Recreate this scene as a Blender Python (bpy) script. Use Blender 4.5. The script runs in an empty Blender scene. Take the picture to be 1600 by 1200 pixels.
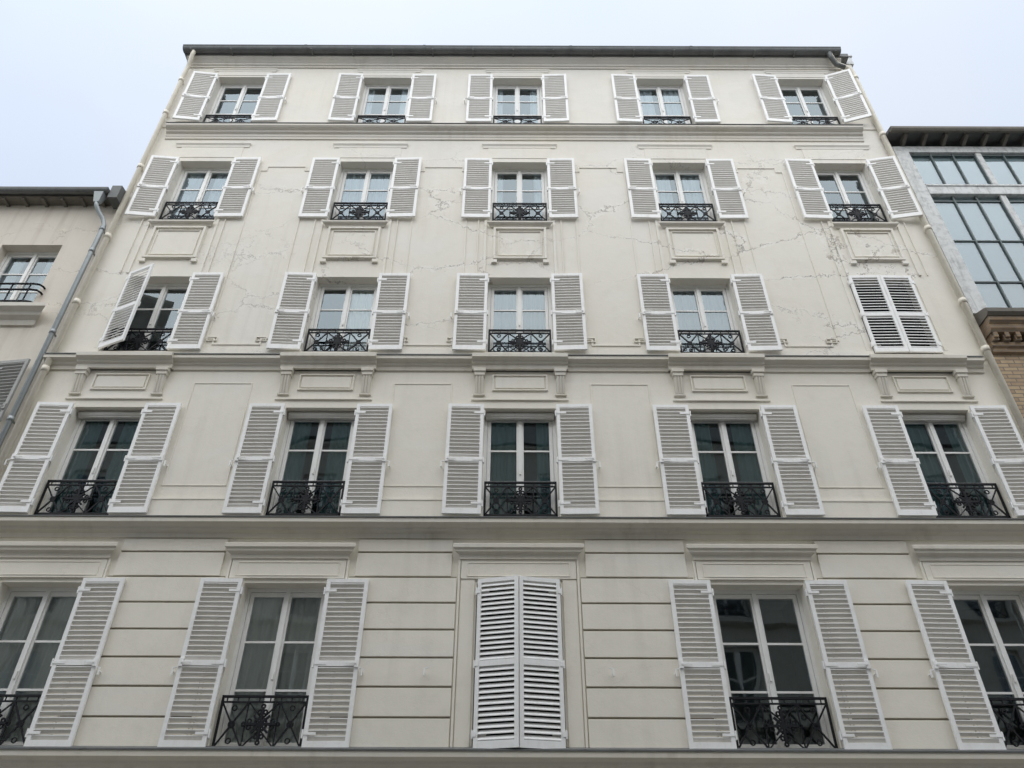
import bpy, bmesh, math, random
from mathutils import Vector, Matrix
random.seed(7)
scene = bpy.context.scene
COL = scene.collection

# ------------------------------------------------------------------ materials
def new_mat(name):
    m = bpy.data.materials.new(name); m.use_nodes = True
    nt = m.node_tree; nt.nodes.clear()
    out = nt.nodes.new('ShaderNodeOutputMaterial')
    return m, nt, out
def N(nt, t, **kw):
    n = nt.nodes.new(t)
    for k, v in kw.items(): setattr(n, k, v)
    return n
def L(nt, a, b): nt.links.new(a, b)
def mixc(nt, fac, a, b, mode='MIX'):
    n = N(nt, 'ShaderNodeMix', data_type='RGBA', blend_type=mode)
    for sock, v in ((n.inputs[0], fac), (n.inputs[6], a), (n.inputs[7], b)):
        if hasattr(v, 'is_output') : L(nt, v, sock)
        elif isinstance(v, (tuple, list)): sock.default_value = (*v[:3], 1)
        else: sock.default_value = v
    return n.outputs[2]
def math_n(nt, op, a, b=None, clamp=False):
    n = N(nt, 'ShaderNodeMath', operation=op); n.use_clamp = clamp
    for i, v in enumerate((a, b)):
        if v is None: continue
        if hasattr(v, 'is_output'): L(nt, v, n.inputs[i])
        else: n.inputs[i].default_value = v
    return n.outputs[0]
def noise(nt, vec, scale, detail=4, rough=.55, dist=0):
    n = N(nt, 'ShaderNodeTexNoise'); n.inputs['Scale'].default_value = scale
    n.inputs['Detail'].default_value = detail; n.inputs['Roughness'].default_value = rough
    n.inputs['Distortion'].default_value = dist
    if vec is not None: L(nt, vec, n.inputs['Vector'])
    return n
def mapr(nt, v, a, b, c=0., d=1.):
    n = N(nt, 'ShaderNodeMapRange'); L(nt, v, n.inputs[0])
    for i, x in enumerate((a, b, c, d)): n.inputs[i+1].default_value = x
    return n.outputs[0]
def scaled(nt, vec, s):
    n = N(nt, 'ShaderNodeMapping'); n.inputs['Scale'].default_value = s
    L(nt, vec, n.inputs['Vector']); return n.outputs[0]

def plaster(name, low, high, z0=3., z1=17., cracks=True, stain=(.42,.38,.31), stain_amt=.22, rough=.85, bump=.3):
    m, nt, out = new_mat(name)
    geo = N(nt, 'ShaderNodeNewGeometry'); P = geo.outputs['Position']
    sep = N(nt, 'ShaderNodeSeparateXYZ'); L(nt, P, sep.inputs[0])
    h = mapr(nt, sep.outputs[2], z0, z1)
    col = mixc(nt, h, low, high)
    big = noise(nt, P, .55, 6, .6)
    col = mixc(nt, math_n(nt, 'MULTIPLY', mapr(nt, big.outputs[0], .35, .7), .8), col, tuple(c*.92 for c in low), 'MIX')
    mid = noise(nt, P, 3.2, 6, .65)
    col = mixc(nt, math_n(nt, 'MULTIPLY', mapr(nt, mid.outputs[0], .5, .8), .36), col, tuple(c*.76 for c in low))
    patch = noise(nt, scaled(nt, P, (.9, 1, 1.3)), .7, 3, .5, .6)
    col = mixc(nt, math_n(nt, 'MULTIPLY', mapr(nt, patch.outputs[0], .56, .58), .3), col, tuple(min(1, c*1.08) for c in high))
    st = noise(nt, scaled(nt, P, (5., 5., .22)), 1.0, 5, .6)
    st2 = noise(nt, P, .35, 3, .5)
    sm = math_n(nt, 'MULTIPLY', mapr(nt, st.outputs[0], .50, .75), mapr(nt, st2.outputs[0], .42, .62))
    col = mixc(nt, math_n(nt, 'MULTIPLY', sm, stain_amt), col, stain)
    fine = noise(nt, P, 60, 3, .6)
    hgt = math_n(nt, 'ADD', math_n(nt, 'MULTIPLY', fine.outputs[0], .25), math_n(nt, 'MULTIPLY', mid.outputs[0], 1.6))
    if cracks:
        dn = noise(nt, P, 1.6, 6, .7)
        va = N(nt, 'ShaderNodeVectorMath', operation='SCALE'); L(nt, dn.outputs['Color'], va.inputs[0]); va.inputs['Scale'].default_value = .9
        vb = N(nt, 'ShaderNodeVectorMath', operation='ADD'); L(nt, scaled(nt, P, (.75, 1, 1.5)), vb.inputs[0]); L(nt, va.outputs[0], vb.inputs[1])
        vo = N(nt, 'ShaderNodeTexVoronoi', feature='DISTANCE_TO_EDGE'); vo.inputs['Scale'].default_value = .6
        L(nt, vb.outputs[0], vo.inputs['Vector'])
        cm = noise(nt, P, .42, 2, .5)
        right = mapr(nt, sep.outputs[0], -6., 3., .6, 1.)
        band = math_n(nt, 'MULTIPLY', mapr(nt, sep.outputs[2], 9.3, 10.5), mapr(nt, sep.outputs[2], 15.8, 14.))
        band = math_n(nt, 'MULTIPLY', band, right)
        amt = math_n(nt, 'MULTIPLY', mapr(nt, cm.outputs[0], .40, .52), math_n(nt, 'ADD', math_n(nt, 'MULTIPLY', band, .93), .07))
        fz = noise(nt, P, 5., 4, .7)
        fw = math_n(nt, 'MULTIPLY', mapr(nt, fz.outputs[0], .45, .60), .06)
        fill = N(nt, 'ShaderNodeMath', operation='LESS_THAN'); L(nt, vo.outputs['Distance'], fill.inputs[0]); L(nt, fw, fill.inputs[1])
        fm = math_n(nt, 'MULTIPLY', fill.outputs[0], amt)
        col = mixc(nt, math_n(nt, 'MULTIPLY', fm, .7), col, tuple(min(.9, c*1.13) for c in high))
        lw = noise(nt, P, 2.3, 2, .5)
        lwid = mapr(nt, lw.outputs[0], .35, .7, .005, .014)
        line = math_n(nt, 'SUBTRACT', 1., math_n(nt, 'DIVIDE', vo.outputs['Distance'], lwid), True)
        mask = math_n(nt, 'MULTIPLY', line, amt)
        col = mixc(nt, math_n(nt, 'MULTIPLY', mask, .9), col, (.22, .18, .14))
        fs = noise(nt, P, 7., 3, .6)
        near = mapr(nt, vo.outputs['Distance'], .02, .08, 1, 0)
        fl = math_n(nt, 'MULTIPLY', math_n(nt, 'MULTIPLY', mapr(nt, fs.outputs[0], .61, .63), near), amt)
        col = mixc(nt, math_n(nt, 'MULTIPLY', fl, .6), col, (.44, .38, .32))
        hgt = math_n(nt, 'SUBTRACT', hgt, math_n(nt, 'MULTIPLY', mask, 1.4))
        hgt = math_n(nt, 'ADD', hgt, math_n(nt, 'MULTIPLY', fm, .6))
        hgt = math_n(nt, 'SUBTRACT', hgt, math_n(nt, 'MULTIPLY', fl, .8))
    b = N(nt, 'ShaderNodeBump'); b.inputs['Strength'].default_value = bump; b.inputs['Distance'].default_value = .014
    L(nt, hgt, b.inputs['Height'])
    p = N(nt, 'ShaderNodeBsdfPrincipled'); L(nt, col, p.inputs['Base Color'])
    p.inputs['Roughness'].default_value = rough; L(nt, b.outputs[0], p.inputs['Normal'])
    L(nt, p.outputs[0], out.inputs[0]); return m

def painted(name, c, dirt, rough=.5, amt=.3, scale=7., metal=0., rand=.06, bump=.1, spec=.5):
    m, nt, out = new_mat(name)
    geo = N(nt, 'ShaderNodeNewGeometry'); P = geo.outputs['Position']
    oi = N(nt, 'ShaderNodeObjectInfo')
    n1 = noise(nt, P, scale, 5, .7); n2 = noise(nt, scaled(nt, P, (14, 14, 1.2)), 1.5, 3, .6)
    f = math_n(nt, 'MULTIPLY', mapr(nt, n1.outputs[0], .45, .8), amt)
    f = math_n(nt, 'ADD', f, math_n(nt, 'MULTIPLY', mapr(nt, n2.outputs[0], .55, .8), amt*.7))
    col = mixc(nt, math_n(nt, 'MULTIPLY', oi.outputs['Random'], rand*3), c, tuple(x*.82 for x in c))
    col = mixc(nt, f, col, dirt)
    b = N(nt, 'ShaderNodeBump'); b.inputs['Strength'].default_value = bump; b.inputs['Distance'].default_value = .004
    L(nt, n1.outputs[0], b.inputs['Height'])
    p = N(nt, 'ShaderNodeBsdfPrincipled'); L(nt, col, p.inputs['Base Color'])
    p.inputs['Roughness'].default_value = rough; p.inputs['Metallic'].default_value = metal
    p.inputs['Specular IOR Level'].default_value = spec
    L(nt, b.outputs[0], p.inputs['Normal'])
    L(nt, p.outputs[0], out.inputs[0]); return m

def glass(name, tint=(.91,.95,.95), add=.12, mul=1.3, col=(.68,.78,.82)):
    m, nt, out = new_mat(name)
    geo = N(nt, 'ShaderNodeNewGeometry')
    nz = noise(nt, geo.outputs['Position'], 1.4, 1, .5)
    b = N(nt, 'ShaderNodeBump'); b.inputs['Strength'].default_value = .12; b.inputs['Distance'].default_value = .04
    L(nt, nz.outputs[0], b.inputs['Height'])
    fr = N(nt, 'ShaderNodeFresnel'); fr.inputs['IOR'].default_value = 1.5
    fac = math_n(nt, 'ADD', math_n(nt, 'MULTIPLY', fr.outputs[0], mul), add, True)
    tr = N(nt, 'ShaderNodeBsdfTransparent'); tr.inputs[0].default_value = (*tint, 1)
    gl = N(nt, 'ShaderNodeBsdfGlossy'); gl.inputs['Color'].default_value = (*col, 1); gl.inputs['Roughness'].default_value = .02
    L(nt, b.outputs[0], gl.inputs['Normal'])
    mx = N(nt, 'ShaderNodeMixShader'); L(nt, fac, mx.inputs[0]); L(nt, tr.outputs[0], mx.inputs[1]); L(nt, gl.outputs[0], mx.inputs[2])
    L(nt, mx.outputs[0], out.inputs[0]); return m

def brick(name, c1=(.54, .41, .26, 1), c2=(.36, .25, .16, 1)):
    m, nt, out = new_mat(name)
    geo = N(nt, 'ShaderNodeNewGeometry'); P = geo.outputs['Position']
    sep = N(nt, 'ShaderNodeSeparateXYZ'); L(nt, P, sep.inputs[0])
    cb = N(nt, 'ShaderNodeCombineXYZ')
    L(nt, math_n(nt, 'ADD', sep.outputs[0], sep.outputs[1]), cb.inputs[0]); L(nt, sep.outputs[2], cb.inputs[1])
    bt = N(nt, 'ShaderNodeTexBrick'); L(nt, cb.outputs[0], bt.inputs['Vector'])
    bt.inputs['Scale'].default_value = 1; bt.inputs['Brick Width'].default_value = .23; bt.inputs['Row Height'].default_value = .078
    bt.inputs['Mortar Size'].default_value = .010; bt.inputs['Bias'].default_value = -.1
    bt.inputs['Color1'].default_value = c1; bt.inputs['Color2'].default_value = c2
    bt.inputs['Mortar'].default_value = (.24, .20, .16, 1)
    n1 = noise(nt, P, 3, 5, .6)
    col = mixc(nt, math_n(nt, 'MULTIPLY', mapr(nt, n1.outputs[0], .45, .75), .55), bt.outputs['Color'], (.18, .13, .09))
    b = N(nt, 'ShaderNodeBump'); b.inputs['Strength'].default_value = .6; b.inputs['Distance'].default_value = .008
    L(nt, math_n(nt, 'SUBTRACT', 1., bt.outputs['Fac']), b.inputs['Height'])
    p = N(nt, 'ShaderNodeBsdfPrincipled'); L(nt, col, p.inputs['Base Color']); p.inputs['Roughness'].default_value = .9
    L(nt, b.outputs[0], p.inputs['Normal']); L(nt, p.outputs[0], out.inputs[0]); return m

M_WALL = plaster('facade_plaster', (.86, .812, .70), (.755, .73, .678))  # warmer, brighter low colour partly paints in bounce light from the street
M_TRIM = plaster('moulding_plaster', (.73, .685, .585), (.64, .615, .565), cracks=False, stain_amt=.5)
M_JOINT = painted('dark_joint', (.30, .27, .21), (.16, .14, .11), .9, .5)  # darker strips filling the grooves between courses
M_WHITE = painted('white_shutter_paint', (.92, .915, .895), (.50, .45, .38), .5, .24)
M_SLAT = painted('shaded_dusty_underside', (.82, .79, .74), (.50, .46, .40), .6, .22)  # greige undersides: shade painted into the slat colour along with dust
M_FRAME = painted('white_window_paint', (.86, .855, .83), (.5, .48, .44), .4, .12)
M_BLINDBOX = painted('grey_blind_box', (.66, .65, .62), (.4, .38, .34), .5, .3)
M_IRON = painted('black_iron_paint', (.010, .011, .014), (.025, .025, .028), .6, .3, spec=.25)
M_ZINC = painted('weathered_zinc', (.15, .155, .152), (.06, .062, .06), .6, .7, 3., .2)
M_ZINCL = painted('pale_zinc_pipe', (.36, .39, .40), (.18, .2, .2), .45, .4, 5., .4)
M_PIPE = painted('cream_pipe_paint', (.76, .71, .60), (.40, .33, .24), .5, .35, 4.)
M_GLASS = glass('window_glass')
M_CURT = painted('sheer_curtain', (.95, .95, .92), (.85, .86, .83), .9, .15)
M_CURTB = painted('bluish_curtain', (.50, .55, .60), (.32, .36, .41), .9, .3, 2.)
M_CURTD = painted('teal_curtain', (.18, .33, .35), (.09, .17, .19), .9, .2)
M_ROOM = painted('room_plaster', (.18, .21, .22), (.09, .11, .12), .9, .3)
M_DARKF = painted('painted_shutter_shade', (.03, .03, .03), (.02, .02, .02), .8, .3, spec=.1)  # near-black frame and room standing in for shade behind closed shutters
M_LEFT = plaster('stained_plaster', (.74, .69, .60), (.70, .635, .55), 8, 14, cracks=True, stain=(.30, .20, .15), stain_amt=.8)
M_OPP = plaster('stone_facade', (.52, .50, .43), (.54, .51, .45), cracks=False)
M_PEEL = painted('peeling_white_paint', (.70, .71, .70), (.24, .24, .23), .7, .75, 7., bump=.5)
M_STEEL = painted('green_steel_bars', (.10, .13, .13), (.2, .2, .18), .5, .4)
M_ATEL = glass('wired_glass', (.90, .95, .95), .10, 1.5, (.8, .88, .92))
M_BRICK = brick('yellow_brick')
M_BROWN = brick('brown_brick', (.36, .26, .16, 1), (.23, .155, .10, 1))
M_STONE = painted('grey_coping', (.17, .155, .13), (.08, .07, .06), .8, .6, 3.)
M_GREYSH = painted('grey_shutter_paint', (.40, .40, .38), (.2, .19, .17), .6, .4)
M_BOARD = painted('pale_frosted_blind', (.52, .60, .63), (.38, .46, .49), .8, .5, .8)
M_ASPH = plaster('asphalt', (.06, .06, .062), (.06, .06, .062), cracks=False, stain=(.03, .03, .03))
M_PAVE = plaster('paving_stone', (.34, .33, .31), (.34, .33, .31), cracks=False, stain=(.1, .1, .1))

# ------------------------------------------------------------------ mesh builder
class MB:
    def __init__(s): s.v = []; s.f = []; s.mi = {}
    def add(s, vs, fs):
        o = len(s.v); s.v += [tuple(v) for v in vs]; s.f += [tuple(i+o for i in f) for f in fs]
    def box(s, x0, x1, y0, y1, z0, z1):
        vs = [(x, y, z) for z in (z0, z1) for y in (y0, y1) for x in (x0, x1)]
        s.add(vs, [(0,2,3,1),(4,5,7,6),(0,1,5,4),(2,6,7,3),(0,4,6,2),(1,3,7,5)])
    def quad(s, a, b, c, d): s.add([a, b, c, d], [(0,1,2,3)])
    def bar(s, p, q, w, t=None):
        t = t or w
        p, q = Vector(p), Vector(q); d = (q-p).normalized()
        up = Vector((0,1,0)) if abs(d.y) < .9 else Vector((0,0,1))
        a = d.cross(up).normalized()*w/2; b = up*t/2
        s.add([p-a-b, p+a-b, p+a+b, p-a+b, q-a-b, q+a-b, q+a+b, q-a+b],
              [(0,3,2,1),(4,5,6,7),(0,1,5,4),(1,2,6,5),(2,3,7,6),(3,0,4,7)])
    def tube(s, path, r, n=12):
        path = [Vector(p) for p in path]
        o = len(s.v)
        for i, p in enumerate(path):
            d = (path[min(i+1, len(path)-1)]-path[max(i-1, 0)]).normalized()
            ref = Vector((1,0,0)) if abs(d.x) < .8 else Vector((0,0,1))
            a = d.cross(ref).normalized(); b = d.cross(a).normalized()
            rr = r[i] if isinstance(r, list) else r
            for k in range(n):
                t = 2*math.pi*k/n; s.v.append(tuple(p+a*rr*math.cos(t)+b*rr*math.sin(t)))
        for i in range(len(path)-1):
            for k in range(n):
                s.f.append((o+i*n+k, o+i*n+(k+1) % n, o+(i+1)*n+(k+1) % n, o+(i+1)*n+k))
        s.f.append(tuple(o+k for k in range(n))); s.f.append(tuple(o+(len(path)-1)*n+k for k in range(n)))
    def ring(s, c, r, w, n=14, sx=1., sz=1.):
        c = Vector(c)
        for k in range(n):
            a, b = 2*math.pi*k/n, 2*math.pi*(k+1)/n
            s.bar(c+Vector((r*sx*math.cos(a), 0, r*sz*math.sin(a))), c+Vector((r*sx*math.cos(b), 0, r*sz*math.sin(b))), w)
    def prof(s, pts, x0, x1, miter=False):
        n = len(pts); vs = []
        for e in (0, 1):
            for (y, z) in pts:
                p = -y if miter else 0
                vs.append((x1+p if e else x0-p, y, z))
        fs = [tuple(range(n)), tuple(range(2*n-1, n-1, -1))]
        fs += [(i, (i+1) % n, n+(i+1) % n, n+i) for i in range(n)]
        s.add(vs, fs)
    def outline(s, pts, w, y0, y1):
        n = len(pts)
        for i in range(n):
            (xa, za), (xb, zb) = pts[i], pts[(i+1) % n]
            if abs(xa-xb) > abs(za-zb):
                a, b = min(xa, xb), max(xa, xb); s.box(a+w/2, b-w/2, y0, y1, za-w/2, za+w/2)
            else:
                a, b = min(za, zb), max(za, zb); s.box(xa-w/2, xa+w/2, y0, y1, a-w/2, b+w/2)
    def mesh(s, name, mat, smooth=False, mat2=None):
        me = bpy.data.meshes.new(name); me.from_pydata(s.v, [], s.f)
        me.materials.append(mat)
        if mat2:
            me.materials.append(mat2)
            for i in s.mi: me.polygons[i].material_index = 1
        if len(s.f) > 1:          # a lone pane keeps its outward winding
            bm = bmesh.new(); bm.from_mesh(me); bmesh.ops.recalc_face_normals(bm, faces=bm.faces); bm.to_mesh(me); bm.free()
        if smooth:
            for p in me.polygons: p.use_smooth = len(p.vertices) == 4
        return me
    def obj(s, name, mat, parent=None, loc=(0,0,0), bevel=0, smooth=False, **props):
        return place(s.mesh(name, mat, smooth), name, parent, loc, 0, bevel, **props)

def place(me, name, parent=None, loc=(0,0,0), rz=0, bevel=0, **props):
    o = bpy.data.objects.new(name, me); COL.objects.link(o)
    o.location = loc; o.rotation_euler[2] = rz
    if parent: o.parent = parent
    if bevel:
        b = o.modifiers.new('bevel', 'BEVEL'); b.width = bevel; b.segments = 2; b.limit_method = 'ANGLE'
    for k, v in props.items(): o[k] = v
    return o
def thing(name, loc, label, category, **kw):
    o = bpy.data.objects.new(name, None); COL.objects.link(o); o.location = loc
    o['label'] = label; o['category'] = category
    for k, v in kw.items(): o[k] = v
    return o

def wall_mesh(x0, x1, z0, z1, ops, depth, y=0.):
    mb = MB()
    zs = sorted({z0, z1, *[o[2] for o in ops], *[o[3] for o in ops]})
    for i in range(len(zs)-1):
        za, zb = zs[i], zs[i+1]; zm = (za+zb)/2
        act = sorted([o for o in ops if o[2] < zm < o[3]])
        x = x0
        for o in act:
            if o[0] > x: mb.quad((x, y, za), (o[0], y, za), (o[0], y, zb), (x, y, zb))
            x = o[1]
        if x < x1: mb.quad((x, y, za), (x1, y, za), (x1, y, zb), (x, y, zb))
    for a, b, c, d in ops:
        e = y+depth
        mb.quad((a, y, c), (a, e, c), (a, e, d), (a, y, d)); mb.quad((b, y, c), (b, y, d), (b, e, d), (b, e, c))
        mb.quad((a, y, d), (a, e, d), (b, e, d), (b, y, d)); mb.quad((a, y, c), (b, y, c), (b, e, c), (a, e, c))
    return mb

# ------------------------------------------------------------------ repeated parts
def window_meshes(hw, h, bars=2, fmat=None):
    f = MB(); y0, y1 = .19, .25
    f.box(-hw, -hw+.05, y0, y1+.02, 0, h); f.box(hw-.05, hw, y0, y1+.02, 0, h)
    f.box(-hw+.05, hw-.05, y0, y1+.02, h-.055, h); f.box(-hw+.05, hw-.05, y0, y1+.02, 0, .05)
    a, b = -hw+.055, -.004
    for sgn in (1, -1):
        def bx(xa, xb, ya, yb, za, zb):
            if sgn < 0: xa, xb = -xb, -xa
            f.box(xa, xb, ya, yb, za, zb)
        bx(a, a+.055, y0+.012, y1, .055, h-.06); bx(b-.052, b, y0+.012, y1, .055, h-.06)
        bx(a+.055, b-.052, y0+.012, y1, .055, .15); bx(a+.055, b-.052, y0+.012, y1, h-.12, h-.06)
        g0, g1 = .15, h-.12
        for k in range(1, bars+1):
            z = g0+(g1-g0)*k/(bars+1)
            bx(a+.055, b-.052, y0+.02, y1-.012, z-.014, z+.014)
    f.box(-.026, .026, y0-.012, y0+.01, .055, h-.06)
    f.box(-.012, .012, y0-.035, y0-.013, h*.42, h*.42+.1)
    g = MB()
    g.quad((-hw+.06, y0+.035, .1), (hw-.06, y0+.035, .1), (hw-.06, y0+.035, h-.08), (-hw+.06, y0+.035, h-.08))
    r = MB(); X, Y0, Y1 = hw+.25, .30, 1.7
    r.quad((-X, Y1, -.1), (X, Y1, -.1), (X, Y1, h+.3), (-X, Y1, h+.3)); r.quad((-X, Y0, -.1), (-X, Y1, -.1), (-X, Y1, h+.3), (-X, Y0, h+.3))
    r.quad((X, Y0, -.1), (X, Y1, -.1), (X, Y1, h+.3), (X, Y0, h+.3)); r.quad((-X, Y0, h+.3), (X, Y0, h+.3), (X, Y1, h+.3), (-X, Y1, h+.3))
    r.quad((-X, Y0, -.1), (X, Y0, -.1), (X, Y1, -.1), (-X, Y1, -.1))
    return f.mesh('window', fmat or M_FRAME), g.mesh('glass_pane', M_GLASS), r.mesh('room_interior', fmat or M_ROOM)
def curtain_mesh(ranges, h, mat, seed, zlow=.03):
    rnd = random.Random(seed); mb = MB()
    for (xa, xb) in ranges:
        n = max(8, int((xb-xa)*70)); ph = rnd.random()*6; prev = None
        for i in range(n+1):
            x = xa+(xb-xa)*i/n
            y = .282+.016*math.sin(x*46+ph)+.009*math.sin(x*83+ph*2)
            cur = ((x, y, zlow), (x, y+.004, h-.03))
            if prev: mb.quad(prev[0], cur[0], cur[1], prev[1])
            prev = cur
    return mb.mesh('curtain', mat, True)

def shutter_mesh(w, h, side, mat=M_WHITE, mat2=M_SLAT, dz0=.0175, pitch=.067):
    """closed-position shutter, hinge on local x=0; side=+1 extends +x ; outer face -y"""
    mb = MB(); T = .02; st = .052
    def bx(xa, xb, ya, yb, za, zb):
        if side < 0: xa, xb = -xb, -xa
        mb.box(xa, xb, ya, yb, za, zb)
    bx(0, st, -T, T, 0, h); bx(w-st, w, -T, T, 0, h)
    mid = h*.47
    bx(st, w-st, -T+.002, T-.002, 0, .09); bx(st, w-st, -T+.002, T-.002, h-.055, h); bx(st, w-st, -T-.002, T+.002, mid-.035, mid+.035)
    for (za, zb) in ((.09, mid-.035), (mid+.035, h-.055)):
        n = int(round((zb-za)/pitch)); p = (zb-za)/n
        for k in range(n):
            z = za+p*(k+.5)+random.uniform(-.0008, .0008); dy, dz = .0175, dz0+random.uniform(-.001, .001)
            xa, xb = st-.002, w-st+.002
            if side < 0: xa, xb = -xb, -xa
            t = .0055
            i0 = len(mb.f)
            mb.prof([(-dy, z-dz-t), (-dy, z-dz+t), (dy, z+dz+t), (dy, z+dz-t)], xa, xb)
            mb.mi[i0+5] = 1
    for z in (.17, mid, h-.17):
        bx(-.02, .035, -T-.008, -T-.001, z-.03, z+.03); bx(-.025, -.005, -T-.006, T, z-.05, z+.05)
        bx(.0, .15, T+.003, T+.008, z-.016, z+.016)
    bx(w-.05, w, T+.003, T+.022, mid-.05, mid+.05)
    bx(w-.16, w-.03, T+.022, T+.034, mid-.008, mid+.012)
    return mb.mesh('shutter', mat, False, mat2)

def railing_mesh(hw, h, style=0):
    mb = MB(); y = 0
    mb.bar((-hw, y, h), (hw, y, h), .028, .03); mb.bar((-hw, y, h-.065), (hw, y, h-.065), .02); mb.bar((-hw, y, .04), (hw, y, .04), .026)
    for x in (-hw+.012, hw-.012): mb.bar((x, y, 0), (x, y, h), .026)
    z0, z1 = .04, h-.065; zm = (z0+z1)/2; H = z1-z0
    if style == 0:
        c = hw*.36
        for s in (-1, 1):
            xs = [s*hw*.97, s*c]
            xm = sum(xs)/2; W = abs(xs[0]-xs[1])
            mb.bar((xs[0], y, z0), (xs[1], y, z1), .019); mb.bar((xs[0], y, z1), (xs[1], y, z0), .019)
            mb.bar((xs[1], y+.004, z1), (0, y+.004, zm+H*.12), .016); mb.bar((xs[1], y+.004, z0), (0, y+.004, zm-H*.12), .016)
            mb.bar((xs[1], y, z0), (xs[1], y, z1), .016)
            mb.ring((xm, y, zm), .034, .022, 8)
            for q in (-1, 1): mb.ring((xm, y, zm+q*H*.36), .03, .014, 8)
        mb.ring((0, y-.008, zm), H*.14, .026, 14)
        for k in range(4):
            a = math.pi*k/2; dx, dz = math.cos(a), math.sin(a)
            mb.bar((0, y-.01, zm), (H*.36*dx, y-.01, zm+H*.36*dz), .030)
            mb.ring((H*.40*dx, y-.01, zm+H*.40*dz), .022, .020, 8)
            for q in (-1, 1): mb.ring((H*.27*dx-q*dz*.035, y-.01, zm+H*.27*dz+q*dx*.035), .024, .018, 8)
            a += math.pi/4; mb.bar((0, y-.012, zm), (H*.27*math.cos(a), y-.012, zm+H*.27*math.sin(a)), .026)
        mb.box(-.03, .03, y-.026, y, zm-.03, zm+.03)
        n = 8
        for k in range(n):
            x = -hw+(k+.5)*2*hw/n; mb.bar((x, y, h-.065), (x, y, h), .012)
    else:
        for s in (-1, 1):
            mb.bar((s*hw, y, z0), (0, y, z1), .014); mb.bar((s*hw, y, z1), (0, y, z0), .014)
            mb.ring((s*hw*.5, y, zm), H*.2, .013, 10)
        mb.ring((0, y-.006, zm), H*.34, .016, 12, 1.2)
    return mb.mesh('balcony_railing', M_IRON)

# ------------------------------------------------------------------ main building
B = thing('apartment_building', (0,0,0), 'cream plaster apartment building with white louvred shutters and black iron railings', 'building')
XL, XR, ZT = -7.74, 8.08, 18.85
ROWS = [
 dict(b=3.68, t=5.815, X=[-6.38,-3.07,.10,3.34,6.48], rail=.63),
 dict(b=6.81, t=8.75,  X=[-6.39,-3.03,.13,3.37,6.70], rail=.58),
 dict(b=9.88, t=11.68, X=[-6.38,-2.99,.13,3.40,6.68], rail=.53),
 dict(b=13.225,t=15.07,X=[-6.38,-3.03,.14,3.45,6.80], rail=.54),
 dict(b=16.39,t=18.24, X=[-6.31,-2.92,.10,3.42,6.70], rail=.35)]
HW = .57; SW = .562
ops = []
for i, R in enumerate(ROWS):
    R['ob'] = R['b']-(.10 if i == 3 else .0 if i == 2 else .02); R['ot'] = R['t']-.03
    for j, x in enumerate(R['X']): 
        hw = .64 if (i == 0 and j == 3) else HW
        ops.append((x-hw, x+hw, R['ob'], R['ot']))
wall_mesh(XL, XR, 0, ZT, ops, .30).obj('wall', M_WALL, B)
s = MB()
s.quad((XL, 0, 0), (XL, 11, 0), (XL, 11, ZT), (XL, 0, ZT)); s.quad((XR, 0, 0), (XR, 0, ZT), (XR, 11, ZT), (XR, 11, 0))
s.quad((XL, 11, 0), (XR, 11, 0), (XR, 11, ZT), (XL, 11, ZT))
s.obj('side_wall', M_LEFT, B)
r = MB(); r.prof([(-.2, ZT+.12), (5.5, ZT+2.6), (11.2, ZT+.12), (11.2, ZT), (-.2, ZT)], XL-.05, XR-.12); r.obj('roof', M_ZINC, B)
p = MB(); p.box(XR-.11, XR+.06, -.02, 11, ZT-.02, ZT+.28); p.box(XR-.14, XR+.09, -.05, 11, ZT+.28, ZT+.33); p.obj('parapet', M_PEEL, B)
g = MB()
pts = [(-.26+.098*math.cos(a), 18.945+.098*math.sin(a)) for a in [math.pi+math.pi*k/10 for k in range(11)]]
pts = [(-.37, 18.985), (-.37, 18.962)]+pts[0:]+[(-.12, 18.95), (-.12, 18.985)]
g.prof(pts, -7.80, 7.74)
for k in range(17):
    x = -7.6+k*.95; g.box(x-.018, x+.018, -.36, -.13, 18.825, 18.845)
for x in (-4.9, -2.1, 1.36, 4.2): g.prof([(a*1.0-.012 if a < -.2 else a, b-.008) for a, b in pts], x-.03, x+.03)
g.obj('gutter', M_ZINC, B)
c = MB()
c.prof([(0, 18.58), (-.03, 18.58), (-.03, 18.63), (-.06, 18.65), (-.06, 18.70), (-.12, 18.76), (-.17, 18.80), (-.17, 18.86), (0, 18.86)], XL, XR-.3)
c.obj('cornice', M_TRIM, B)
c = MB()
c.prof([(0, 15.78), (-.025, 15.78), (-.025, 15.85), (-.035, 15.86), (-.035, 15.93), (-.08, 15.96), (-.09, 16.0), (-.15, 16.03), (-.18, 16.06), (-.18, 16.11), (-.16, 16.135), (0, 16.19)], -6.98-.5, 7.55)
c.obj('cornice', M_TRIM, B)
lead = MB(); lead.prof([(0, 16.193), (-.165, 16.138), (-.192, 16.124), (-.192, 16.14), (0, 16.205)], -6.98-.51, 7.56); lead.obj('cornice_flashing', M_ZINC, B)
def cornice(ztop, proj, x0, x1, hgt, z_up=.05, mit=False):
    c = MB(); z = ztop
    c.prof([(0, z-hgt), (-.03, z-hgt), (-.035, z-hgt*.72), (-proj*.45, z-hgt*.62), (-proj*.5, z-hgt*.48), (-proj*.9, z-hgt*.36), (-proj, z-hgt*.33), (-proj, z-.015), (-proj+.015, z), (0, z+z_up)], x0, x1, mit)
    return c
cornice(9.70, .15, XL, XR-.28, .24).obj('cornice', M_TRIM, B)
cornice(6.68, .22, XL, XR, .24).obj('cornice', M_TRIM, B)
cornice(3.66, .17, XL, XR, .24).obj('cornice', M_TRIM, B)
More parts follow.
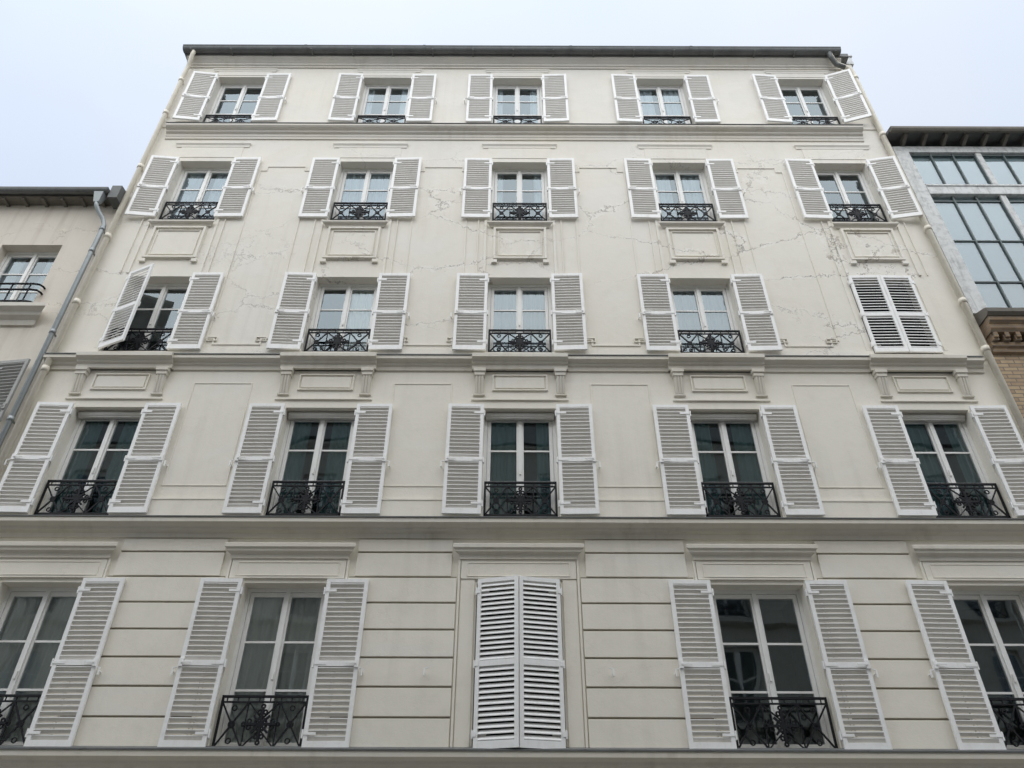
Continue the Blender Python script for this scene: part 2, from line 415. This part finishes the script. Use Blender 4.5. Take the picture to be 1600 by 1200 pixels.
for zt, pr in ((9.70, .15), (6.68, .22), (3.66, .17)):
    f = MB(); f.prof([(0, zt+.053), (-pr+.012, zt+.004), (-pr-.014, zt-.014), (-pr-.014, zt+.004), (0, zt+.066)], XL, XR-.28 if zt > 9 else XR); f.obj('cornice_flashing', M_ZINC, B)
br = MB()
br.box(-.10, .10, -.125, -.001, .40, .47); br.box(-.085, .085, -.105, -.001, .33, .40)
br.prof([(-.001, .0), (-.03, .0), (-.085, .33), (-.001, .33)], -.07, .07)
for k in (-1, 0, 1): br.prof([(-.02, .01), (-.042, .0), (-.098, .325), (-.07, .325)], k*.045-.014, k*.045+.014)
br.box(-.095, .095, -.04, -.001, -.03, .0)
br_me = br.mesh('bracket', M_TRIM)
for x in ROWS[1]['X']:
    z = 9.705; pr = .205
    c = MB(); c.prof([(0, z-.245), (-.08, z-.245), (-.085, z-.17), (-.12, z-.15), (-.13, z-.11), (-pr+.02, z-.085), (-pr, z-.08), (-pr, z-.012), (-pr+.015, z+.003), (0, z+.06)], x-.79, x+.79)
    c.obj('cornice_projection', M_TRIM, B)
    for sx in (-.66, .66): place(br_me, 'bracket', B, (x+sx, 0, 8.985), bevel=.006)
    pn = MB(); a, b, z0, z1 = x-.44, x+.44, 9.07, 9.37
    pn.outline([(a, z0), (b, z0), (b, z1), (a, z1)], .024, -.028, 0); pn.box(a+.04, b-.04, -.018, 0, z0+.04, z1-.04)
    pn.box(x-.78, x+.78, -.03, 0, 8.865, 8.895)
    pn.obj('lintel_panel', M_WALL, B, bevel=.004)
def gaps(row, m, x0=XL, x1=XR):
    xs = ROWS[row]['X']; e = [x0]
    for x in xs: e += [x-m, x+m]
    e.append(x1); return [(e[i], e[i+1]) for i in range(0, len(e), 2)]
for a, b in gaps(1, HW+.012):
    m = MB(); m.box(a, b, -.024, 0, 6.74, 7.05); m.prof([(0, 7.03), (-.034, 7.05), (-.034, 7.075), (0, 7.09)], a, b); m.obj('string_course', M_WALL, B)
for a, b in gaps(2, HW+.012):
    m = MB(); m.box(a, b, -.018, 0, 9.75, 9.93); m.obj('string_course', M_WALL, B)
for a, b in gaps(4, HW+.012):
    m = MB(); m.box(a, b, -.022, 0, 16.2, 16.42); m.obj('string_course', M_WALL, B)
def notched(a, b, z0, z1, n, top=False):
    p = [(a, z0+n), (a+n, z0+n), (a+n, z0), (b-n, z0), (b-n, z0+n), (b, z0+n)]
    p += [(b, z1-n), (b-n, z1-n), (b-n, z1), (a+n, z1), (a+n, z1-n), (a, z1-n)] if top else [(b, z1), (a, z1)]
    return p
for j in range(4):
    a = (ROWS[1]['X'][j]+ROWS[1]['X'][j+1])/2
    m = MB(); m.outline([(a-.47, 7.30), (a+.47, 7.30), (a+.47, 9.2), (a-.47, 9.2)], .022, -.010, 0); m.obj('wall_panel_moulding', M_WALL, B, bevel=.003)
    a = (ROWS[2]['X'][j]+ROWS[2]['X'][j+1])/2
    m = MB(); m.outline(notched(a-.53, a+.53, 10.03, 14.85, .13, True), .03, -.016, 0)
    for s_ in (-1, 1): m.outline([(a+s_*.42-.10, 10.10), (a+s_*.42+.07, 10.10), (a+s_*.42+.07, 10.18), (a+s_*.42-.10, 10.18)], .014, -.026, 0)
    m.obj('wall_panel_moulding', M_WALL, B, bevel=.003)
for x in ROWS[3]['X']:
    for s_ in (-1, 1):
        for off, w in ((.66, .05), (.80, .022)):
            xx = x+s_*off; m = MB(); m.box(xx-w/2, xx+w/2, -.028, 0, 11.72, 13.20)
            m.obj('pilaster_moulding', M_WALL, B, bevel=.004)
for x in ROWS[3]['X']:
    m = MB(); a, b, z0, z1 = x-.48, x+.48, 12.12, 12.93
    m.box(a-.03, b+.03, -.02, 0, 12.08, 12.97)
    m.outline([(a, z0), (b, z0), (b, z1), (a, z1)], .045, -.060, -.019); m.outline([(a+.075, z0+.08), (b-.075, z0+.08), (b-.075, z1-.075), (a+.075, z1-.075)], .02, -.042, -.019)
    for s_ in (-1, 1): m.box(x+s_*.48-.055, x+s_*.48+.055, -.05, 0, 12.0, 12.079)
    m.obj('apron_panel', M_WALL, B, bevel=.005)
    m = MB(); m.prof([(0, 12.98), (-.03, 12.98), (-.05, 13.01), (-.08, 13.03), (-.10, 13.05), (-.10, 13.085), (0, 13.12)], x-.54, x+.54, True); m.obj('window_sill', M_TRIM, B)
    m = MB(); m.prof([(0, 15.50), (-.015, 15.50), (-.02, 15.56), (-.045, 15.60), (-.045, 15.635), (0, 15.65)], x-.76, x+.76, True)
    m.box(x-.66, x+.66, -.010, 0, 15.16, 15.499)
    m.obj('window_crown', M_WALL, B)
for x in ROWS[4]['X']:
    m = MB(); m.prof([(0, 18.42), (-.015, 18.42), (-.02, 18.46), (-.04, 18.49), (-.04, 18.515), (0, 18.53)], x-.72, min(x+.72, XR-.4), True)
    m.box(x-.62, x+.62, -.010, 0, 18.27, 18.419); m.obj('window_crown', M_WALL, B)
for x in ROWS[2]['X']:
    for s_ in (-1, 1):
        m = MB(); m.box(x+s_*.66-.03, x+s_*.66+.03, -.012, 0, 9.94, 11.70)
        m.obj('window_surround', M_WALL, B, bevel=.003)
for j, x in enumerate(ROWS[0]['X']):
    w = .64 if j == 3 else HW
    m = MB()
    for s_ in (-1, 1):
        e = sorted((x+s_*(w+.03), x+s_*.79)); m.box(e[0], e[1], -.020, 0, 3.70, 5.84)
        e = sorted((x+s_*.80, x+s_*.83)); m.box(e[0], e[1], -.034, 0, 3.70, 6.12)
    m.box(x-.79, x+.79, -.032, 0, 5.842, 6.12); m.outline([(x-.70, 5.88), (x+.70, 5.88), (x+.70, 6.07), (x-.70, 6.07)], .014, -.040, -.031)
    m.obj('window_surround', M_WALL, B, bevel=.004)
    m = MB(); m.prof([(0, 6.121), (-.052, 6.121), (-.06, 6.18), (-.11, 6.21), (-.115, 6.24), (-.14, 6.26), (-.14, 6.31), (-.13, 6.322), (0, 6.35)], x-.77, min(x+.77, XR-.2), True)
    m.obj('lintel_cornice', M_TRIM, B)
edges = [XL]
for x in ROWS[0]['X']: edges += [x-.845, x+.845]
edges.append(XR)
for k in range(8):
    za, zb = 3.70+.363*k, 3.70+.363*(k+1)-.026
    zb = min(zb, 6.42)
    if zb-za < .05: continue
    for i in range(0, len(edges), 2):
        a, b = edges[i], edges[i+1]
        if k >= 6: a, b = a+(.08 if i else 0), b-(.08 if i < len(edges)-2 else 0)
        if b-a > .02:
            m = MB(); m.box(a, b, -.031, 0, za, zb); m.obj('stone_course', M_WALL, B, bevel=.005)
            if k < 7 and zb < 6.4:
                m = MB(); m.box(a+.004, b-.004, -.010, 0, zb+.001, zb+.025); m.obj('course_joint', M_JOINT, B)
m = MB(); m.box(XL, XR, -.06, 0, 0, .7); m.obj('plinth', M_TRIM, B)
m = MB(); m.box(-.75, .75, -.05, -.001, 0, 2.7); m.outline([(-.6, .2), (-.08, .2), (-.08, 2.4), (-.6, 2.4)], .04, -.075, -.049); m.outline([(.08, .2), (.6, .2), (.6, 2.4), (.08, 2.4)], .04, -.075, -.049)
m.obj('door', M_STEEL, B)

# windows, shutters, railings
curt = {(0,0):'F',(0,1):'F',(0,2):'N',(0,3):'N',(0,4):'N', (1,0):'T',(1,1):'T',(1,2):'t',(1,3):'T',(1,4):'t',
        (2,0):'N',(2,1):'r',(2,2):'B',(2,3):'B',(2,4):'N', (3,0):'b',(3,1):'B',(3,2):'c',(3,3):'b',(3,4):'N',
        (4,0):'N',(4,1):'c',(4,2):'c',(4,3):'b',(4,4):'N'}
theta = {}
for i in range(5):
    for j in range(5):
        for s_ in (0, 1): theta[(i, j, s_)] = 180-random.choice([0, .5, 1, 1.5, 2])
theta[(0,2,0)] = 14; theta[(0,2,1)] = 12
theta[(2,4,0)] = 1.2; theta[(2,4,1)] = 1
theta[(2,0,0)] = 24; theta[(4,4,1)] = 162; theta[(4,0,0)] = 174; theta[(3,4,1)] = 170; theta[(3,0,0)] = 175; theta[(4,4,0)] = 176
for i, R in enumerate(ROWS):
    h = R['ot']-R['ob']; sh = R['t']-R['b']
    wm = window_meshes(HW, h); wm2 = window_meshes(.64, h) if i == 0 else wm
    wd = window_meshes(HW, h, 2, M_DARKF) if i in (0, 2) else wm
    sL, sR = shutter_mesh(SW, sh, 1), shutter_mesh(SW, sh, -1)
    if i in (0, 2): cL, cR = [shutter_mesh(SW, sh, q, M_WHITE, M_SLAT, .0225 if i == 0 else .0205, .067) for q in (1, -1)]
    rm = railing_mesh(HW-.03, R['rail'], 0 if i < 4 else 1)
    rm2 = railing_mesh(.61, R['rail'], 0) if i == 0 else rm
    for j, x in enumerate(R['X']):
        hw = .64 if (i == 0 and j == 3) else HW
        closed = (i, j) in ((0, 2), (2, 4))
        f, g, ro = wm2 if hw > .6 else (wd if closed else wm)
        w = place(f, 'window', B, (x, 0, R['ob']))
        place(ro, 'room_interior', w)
        if not closed: place(g, 'glass_pane', w)
        k = curt[(i, j)]
        if k != 'N':
            rg = {'F': [(-.52, -.01), (.01, .52)], 'r': [(.02, .52)], 'B': [(-.52, -.01), (.01, .52)], 'b': [(-.52, -.15), (.12, .52)],
                  'c': [(-.52, -.34), (.3, .52)], 'T': [(-.52, -.2), (.15, .52)], 't': [(-.52, -.06), (.26, .52)]}[k]
            mt = M_CURTD if k in 'Tt' else M_CURTB if k in 'Bbc' else M_CURT
            cm = curtain_mesh(rg, h, mt, i*10+j); place(cm, 'curtain', w)
        if i == 1:
            rb = MB(); rb.tube([(-.54, .13, h-.06), (.54, .13, h-.06)], .05, 14); rb.box(-.54, .54, .10, .17, h-.125, h-.109)
            rb.obj('roller_blind', M_BLINDBOX, w, smooth=True)
        tl, tr_ = theta[(i, j, 0)], theta[(i, j, 1)]
        py = -.034 if (i, j) == (2, 4) else -.062 if closed or i == 0 else -.056
        ol = SW*math.cos(math.radians(tl))+.004 if closed else hw+.004
        orr = SW*math.cos(math.radians(tr_))+.004 if closed else hw+.004
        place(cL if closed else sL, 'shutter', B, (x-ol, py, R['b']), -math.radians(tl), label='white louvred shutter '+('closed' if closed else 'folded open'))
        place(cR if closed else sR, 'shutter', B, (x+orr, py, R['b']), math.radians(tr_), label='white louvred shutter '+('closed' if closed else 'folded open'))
        if not closed: place(rm2 if hw > .6 else rm, 'balcony_railing', B, (x, .05, R['b']+.0))
        for s_ in (-1, 1):
            if theta[(i, j, 0 if s_ < 0 else 1)] < 179 and i > 1: continue
            xx = x+s_*(hw+SW+.06)
            if xx > XR-.05: continue
            st = MB(); st.bar((0, 0, 0), (0, -.10, 0), .014); st.bar((0, -.10, -.05), (0, -.10, .045), .018); st.bar((0, -.10, .04), (s_*-.05, -.11, .05), .014)
            st.obj('shutter_stop', M_WHITE, B, (xx, 0, R['b']+sh*.42))
def pipe(path, r, mat, par, collars=(), name='drainpipe'):
    m = MB(); m.tube(path, r, 16)
    for (x, y, z) in collars:
        m.tube([(x, y, z-.05), (x, y, z+.05)], r*1.22, 16); m.box(x-.012, x+.012, y, 0.02, z-.02, z+.02)
    return m.obj(name, mat, par, smooth=True)
pipe([(-7.55, -.26, 18.86), (-7.56, -.25, 18.72), (-7.62, -.13, 18.50), (-7.65, -.10, 18.36), (-7.65, -.10, 0)], .05, M_PIPE, B,
     [(-7.65, -.10, z) for z in (17.9, 16.6, 14.7, 12.6, 10.9, 9.4, 6.3, 3.4)])
pipe([(7.48, -.26, 18.86), (7.50, -.25, 18.72), (7.60, -.16, 18.60), (7.86, -.11, 18.50), (7.95, -.09, 18.38), (7.95, -.09, 0)], .055, M_PIPE, B,
     [(7.95, -.09, z) for z in (18.1, 15.9, 12.9, 11.0, 9.9, 6.3, 3.4)])
m = MB(); m.tube([(7.47, -.27, 18.86), (7.49, -.25, 18.70), (7.60, -.16, 18.575), (7.80, -.12, 18.505)], .056, 14); m.obj('drainpipe_elbow', M_ZINC, B, smooth=True)

# ------------------------------------------------------------------ left neighbour
A = thing('plaster_house', (-12, 0, 0), 'lower stained beige plaster house with dark gutter and iron balcony', 'house')
def AP(mb, name, mat, **k): 
    o = mb.obj(name, mat, A, **k); o.location.x += 12; return o
XA = XL-.01; X0A = -17
aw = [-9.07, -11.6, -14.1]
aops = [(x-.57, x+.57, 10.85, 12.47) for x in aw]+[(x-.57, x+.57, 7.75, 9.58) for x in aw]+[(x-.57, x+.57, 4.4, 6.4) for x in aw]
AP(wall_mesh(X0A, XA, 0, 13.66, aops, .3), 'wall', M_LEFT)
m = MB(); m.quad((X0A, 0, 0), (X0A, 10, 0), (X0A, 10, 13.6), (X0A, 0, 13.6)); m.quad((X0A, 10, 0), (XA, 10, 0), (XA, 10, 13.6), (X0A, 10, 13.6)); AP(m, 'side_wall', M_LEFT)
m = MB(); m.prof([(-.30, 13.67), (5, 16), (10.2, 13.65)], X0A-.1, XA-.012); AP(m, 'roof', M_ZINC)
m = MB()
for k in range(24): 
    x = X0A+.2+k*.38
    if x < XA-.1: m.box(x-.03, x+.03, -.20, 0, 13.55, 13.60)
m.prof([(0, 13.601), (-.22, 13.601), (-.22, 13.64), (0, 13.64)], X0A, XA-.02); AP(m, 'eave', M_STONE)
m = MB(); gp = [(-.29+.075*math.cos(a), 13.70+.075*math.sin(a)) for a in [math.pi+math.pi*k/8 for k in range(9)]]
m.prof(gp+[(-.215, 13.73), (-.365, 13.73)], X0A, XA-.14); AP(m, 'gutter', M_ZINC)
m = MB(); m.prof([(-.30, 13.50), (-.30, 13.85), (.1, 13.92), (.1, 13.50)], XA-.12, XA+.07); o = AP(m, 'flashing', M_ZINC)
m = MB()
hx, hz = -8.02, 13.34
m.add([(hx-.09, -.38, hz+.24), (hx+.09, -.38, hz+.24), (hx+.09, -.20, hz+.24), (hx-.09, -.20, hz+.24), (hx-.05, -.33, hz), (hx+.05, -.33, hz), (hx+.05, -.25, hz), (hx-.05, -.25, hz)],
      [(0,1,2,3), (4,7,6,5), (0,4,5,1), (1,5,6,2), (2,6,7,3), (3,7,4,0)])
AP(m, 'hopper_head', M_ZINCL)
m = MB(); m.tube([(-8.02, -.29, 13.36), (-8.01, -.28, 13.28), (-7.96, -.22, 13.18), (-7.86, -.15, 13.04), (-7.81, -.11, 12.90), (-7.81, -.11, 0)], .043, 14)
for z in (12.8, 12.2, 10.2, 8.4): m.tube([(-7.81, -.11, z-.04), (-7.81, -.11, z+.04)], .052, 14); m.box(-7.82, -7.80, -.11, .02, z-.015, z+.015)
AP(m, 'drainpipe', M_ZINCL, smooth=True)
for a, b, c_, d in aops:
    x = (a+b)/2; h = d-c_
    f, g, ro = window_meshes(.57, h)
    w = place(f, 'window', A, (x+12, 0, c_)); place(g, 'glass_pane', w); place(ro, 'room_interior', w)
    place(curtain_mesh([(-.5, -.2), (.2, .5)], h, M_CURTB, int(a*10)), 'curtain', w)
    if c_ < 10:
        sl, sr = shutter_mesh(.56, h, 1, M_GREYSH, M_GREYSH), shutter_mesh(.56, h, -1, M_GREYSH, M_GREYSH)
        place(sl, 'shutter', A, (x+12-.575, -.062, c_), -math.radians(178)); place(sr, 'shutter', A, (x+12+.575, -.062, c_), math.radians(172))
    else:
        m = MB()
        m.prof([(0, 10.42), (-.04, 10.42), (-.06, 10.52), (-.14, 10.57), (-.16, 10.63), (-.25, 10.68), (-.25, 10.76), (0, 10.79)], x-.92, x+.78, True)
        AP(m, 'balcony', M_TRIM)
        m = MB(); 
        for z in (.56, .42, .14):
            m.tube([(-.66, 0, z), (-.66, -.05, z), (-.62, -.11, z), (-.52, -.13, z), (.52, -.13, z), (.62, -.11, z), (.66, -.05, z), (.66, 0, z)], .019, 8)
        for k in range(4):
            xx = -.48+k*.32; m.bar((xx, -.13, .0), (xx, -.13, .56), .018)
        m.obj('balcony_railing', M_IRON, A, (x+12, 0, 10.76), smooth=False)

# ------------------------------------------------------------------ right neighbour
C = thing('brick_workshop', (13, 0, 0), 'yellow brick workshop with tall gridded studio glazing and dark eave', 'building')
def CP(mb, name, mat, **k):
    o = mb.obj(name, mat, C, **k); o.location.x -= 13; return o
x0, x1 = XR+.012, 18.
CP(wall_mesh(x0, x1, 0, 10.45, [(9.6, 11.6, 6.5, 9), (13, 15, 6.5, 9), (9.6, 11.6, 1.5, 4.5), (13, 15, 1.5, 4.5)], .35), 'wall', M_BRICK)
m = MB(); m.quad((x1, 0, 0), (x1, 10, 0), (x1, 10, 15.5), (x1, 0, 15.5)); m.quad((x0, 10, 0), (x1, 10, 0), (x1, 10, 15.5), (x0, 10, 15.5)); CP(m, 'side_wall', M_BRICK)
m = MB()
m.prof([(0, 9.86), (-.06, 9.88), (-.06, 9.95), (-.10, 9.98), (-.10, 10.06), (0, 10.06)], x0, x1)
for k in range(52):
    x = x0+.07+k*.19
    if x < x1-.1: m.box(x-.05, x+.05, -.16, 0, 10.062, 10.20); m.box(x-.035, x+.035, -.20, -.161, 10.10, 10.20)
m.prof([(0, 10.202), (-.20, 10.202), (-.24, 10.26), (-.24, 10.34), (-.30, 10.39), (-.30, 10.47), (0, 10.47)], x0, x1)
CP(m, 'brick_cornice', M_BROWN)
m = MB(); m.prof([(.1, 10.474), (-.32, 10.474), (-.37, 10.52), (-.37, 10.60), (-.30, 10.64), (.1, 10.78)], x0-.02, x1); CP(m, 'coping', M_STONE)
m = MB(); 
m.box(x0, x0+.30, -.02, .25, 10.79, 15.60)
for xx in (9.86, 11.45, 13.04, 14.63, 16.22): m.box(xx-.06, xx+.06, .0, .2, 10.79, 15.40)
m.box(x0+.30, x1, -.03, .21, 14.03, 14.28); m.box(x0+.30, x1, -.01, .21, 15.42, 15.62); m.box(x0+.30, x1, -.05, .0, 14.26, 14.31)
CP(m, 'timber_frame', M_PEEL, bevel=.008)
m = MB(); bays = [x0+.30, 9.80, 9.92, 11.39, 11.51, 12.98, 13.10, 14.57, 14.69, 16.16, 16.28, x1]
for i in range(0, 12, 2):
    a, b = bays[i], bays[i+1]
    for k in range(0, 4):
        xx = a+(b-a)*k/3; m.box(xx-.014, xx+.014, .03, .08, 10.80, 14.029); m.box(xx-.014, xx+.014, .03, .08, 14.311, 15.419)
    for z in (10.83, 11.62, 12.72, 13.88, 14.40, 15.38): m.box(a, b, .036, .074, z-.014, z+.014)
CP(m, 'glazing_bars', M_STEEL)
m = MB(); m.quad((x0+.3, .06, 10.8), (x1, .06, 10.8), (x1, .06, 15.45), (x0+.3, .06, 15.45)); CP(m, 'studio_glass', M_ATEL)
m = MB(); m.quad((x0+.3, .10, 10.8), (x1, .10, 10.8), (x1, .10, 15.45), (x0+.3, .10, 15.45)); CP(m, 'blind', M_BOARD)
m = MB(); m.prof([(-.33, 15.79), (-.33, 15.84), (4.5, 17.2), (10, 15.6), (10, 15.5), (.0, 15.80)], x0-.1, x1+.1); CP(m, 'roof', M_ZINC)
m = MB()
for k in range(23):
    x = x0+.25+k*.43; m.prof([(0, 15.63), (-.24, 15.70), (-.27, 15.78), (0, 15.79)], x-.035, x+.035)
m.prof([(-.27, 15.73), (-.33, 15.72), (-.36, 15.76), (-.36, 15.83), (-.331, 15.84), (-.27, 15.785)], x0-.1, x1+.1); CP(m, 'eave_rafters', M_STONE)
for a, b, c_, d in [(9.6, 11.6, 6.5, 9), (13, 15, 6.5, 9), (9.6, 11.6, 1.5, 4.5), (13, 15, 1.5, 4.5)]:
    f, g, ro = window_meshes((b-a)/2, d-c_, 3)
    w = place(f, 'window', C, ((a+b)/2-13, 0, c_)); place(g, 'glass_pane', w); place(ro, 'room_interior', w)

# ------------------------------------------------------------------ building across the street
D = thing('stone_building', (0, -13.4, 0), 'pale stone apartment building across the street, rows of tall windows', 'building')
cols = [-15+2.75*k for k in range(12)]
dops = []
for z in (4.2, 7.4, 10.5, 13.6): dops += [(x-.55, x+.55, z, z+2.1) for x in cols]
w_ = wall_mesh(-17.5, 17.5, 0, 16.9, [(-b, -a, c_, d) for a, b, c_, d in dops], .25)
o = w_.obj('wall', M_OPP, D); o.rotation_euler[2] = math.pi
m = MB()
m.quad((-17.5, 0, 0), (-17.5, -9, 0), (-17.5, -9, 16.9), (-17.5, 0, 16.9)); m.quad((17.5, 0, 0), (17.5, -9, 0), (17.5, -9, 16.9), (17.5, 0, 16.9)); m.quad((-17.5, -9, 0), (17.5, -9, 0), (17.5, -9, 16.9), (-17.5, -9, 16.9))
m.obj('side_wall', M_OPP, D)
m = MB(); m.prof([(.3, 16.9), (-.5, 18.5), (-5, 19.2), (-9, 16.9)], -17.5, 17.5); m.obj('roof', M_ZINC, D)
m = MB()
for z in (3.9, 7.1, 10.2, 13.25, 16.65): m.prof([(0, z), (.2, z+.1), (.2, z+.2), (0, z+.22)], -17.5, 17.5)
m.obj('cornice', M_OPP, D)
f, g, ro = window_meshes(.55, 2.1); rr = railing_mesh(.52, .6)
for a, b, c_, d in dops:
    w = place(f, 'window', D, ((a+b)/2, 0, c_), math.pi); place(g, 'glass_pane', w); place(ro, 'room_interior', w)
    place(rr, 'balcony_railing', D, ((a+b)/2, .04, c_+.02), math.pi)

# ------------------------------------------------------------------ ground
m = MB(); m.quad((-300, -300, -.12), (300, -300, -.12), (300, 300, -.12), (-300, 300, -.12)); m.obj('ground', M_PAVE, kind='structure')
m = MB(); m.quad((-60, -11.2, -.115), (60, -11.2, -.115), (60, -2., -.115), (-60, -2., -.115)); m.obj('road', M_ASPH, kind='structure')
for ya, yb in ((-2., -.0), (-13.4, -11.2)):
    m = MB(); m.box(-60, 60, ya, yb, -.12, -.002); m.obj('pavement', M_PAVE, kind='structure', bevel=.01)

# ------------------------------------------------------------------ light
SUN_EL, SUN_AZ = math.radians(54), math.radians(188)
sd = Vector((math.sin(SUN_AZ)*math.cos(SUN_EL), math.cos(SUN_AZ)*math.cos(SUN_EL), math.sin(SUN_EL)))
W = bpy.data.worlds.new('World'); scene.world = W; W.use_nodes = True
nt = W.node_tree; nt.nodes.clear()
out = N(nt, 'ShaderNodeOutputWorld'); bg = N(nt, 'ShaderNodeBackground'); bg.inputs['Strength'].default_value = .1
sky = N(nt, 'ShaderNodeTexSky', sky_type='NISHITA'); sky.sun_disc = False; sky.sun_elevation = SUN_EL; sky.sun_rotation = SUN_AZ
tc = N(nt, 'ShaderNodeTexCoord'); V = tc.outputs['Generated']
n1 = noise(nt, V, 1.3, 5, .5)
cl = mixc(nt, mapr(nt, n1.outputs[0], .3, .7), (.70, .80, .98), (.85, .90, .97))
dp = N(nt, 'ShaderNodeVectorMath', operation='DOT_PRODUCT'); L(nt, V, dp.inputs[0]); dp.inputs[1].default_value = sd
glow = math_n(nt, 'POWER', math_n(nt, 'MAXIMUM', dp.outputs['Value'], 0.), 2.2)
gain = math_n(nt, 'ADD', math_n(nt, 'MULTIPLY', glow, 14.), 9.6)
sc = N(nt, 'ShaderNodeVectorMath', operation='SCALE'); L(nt, cl, sc.inputs[0]); L(nt, gain, sc.inputs['Scale'])
warm = mixc(nt, mapr(nt, dp.outputs['Value'], .2, 1., 0., 1.), (1, 1, 1), (1.0, .96, .89))
cw = mixc(nt, 1., sc.outputs[0], warm, 'MULTIPLY')
fin = mixc(nt, .94, sky.outputs[0], cw)
L(nt, fin, bg.inputs[0]); L(nt, bg.outputs[0], out.inputs[0])
ld = bpy.data.lights.new('sun', 'SUN'); ld.energy = 1.5; ld.angle = math.radians(90); ld.color = (1, .96, .90)
lo = bpy.data.objects.new('sun', ld); COL.objects.link(lo); lo.rotation_euler = sd.to_track_quat('Z', 'Y').to_euler(); lo.location = (0, -20, 40)

# ------------------------------------------------------------------ camera
cd = bpy.data.cameras.new('camera'); cam = bpy.data.objects.new('camera', cd); COL.objects.link(cam)
cd.sensor_width = 36; cd.lens = 27.05; cd.clip_end = 1000
R_ = Matrix.Rotation(math.radians(90+37.26), 4, 'X') @ Matrix.Rotation(math.radians(.2), 4, 'Z')
cam.matrix_world = Matrix.Translation((0, -10, 1.6)) @ R_
scene.camera = cam
scene.view_settings.view_transform = 'Standard'; scene.view_settings.look = 'None'; scene.view_settings.exposure = 0
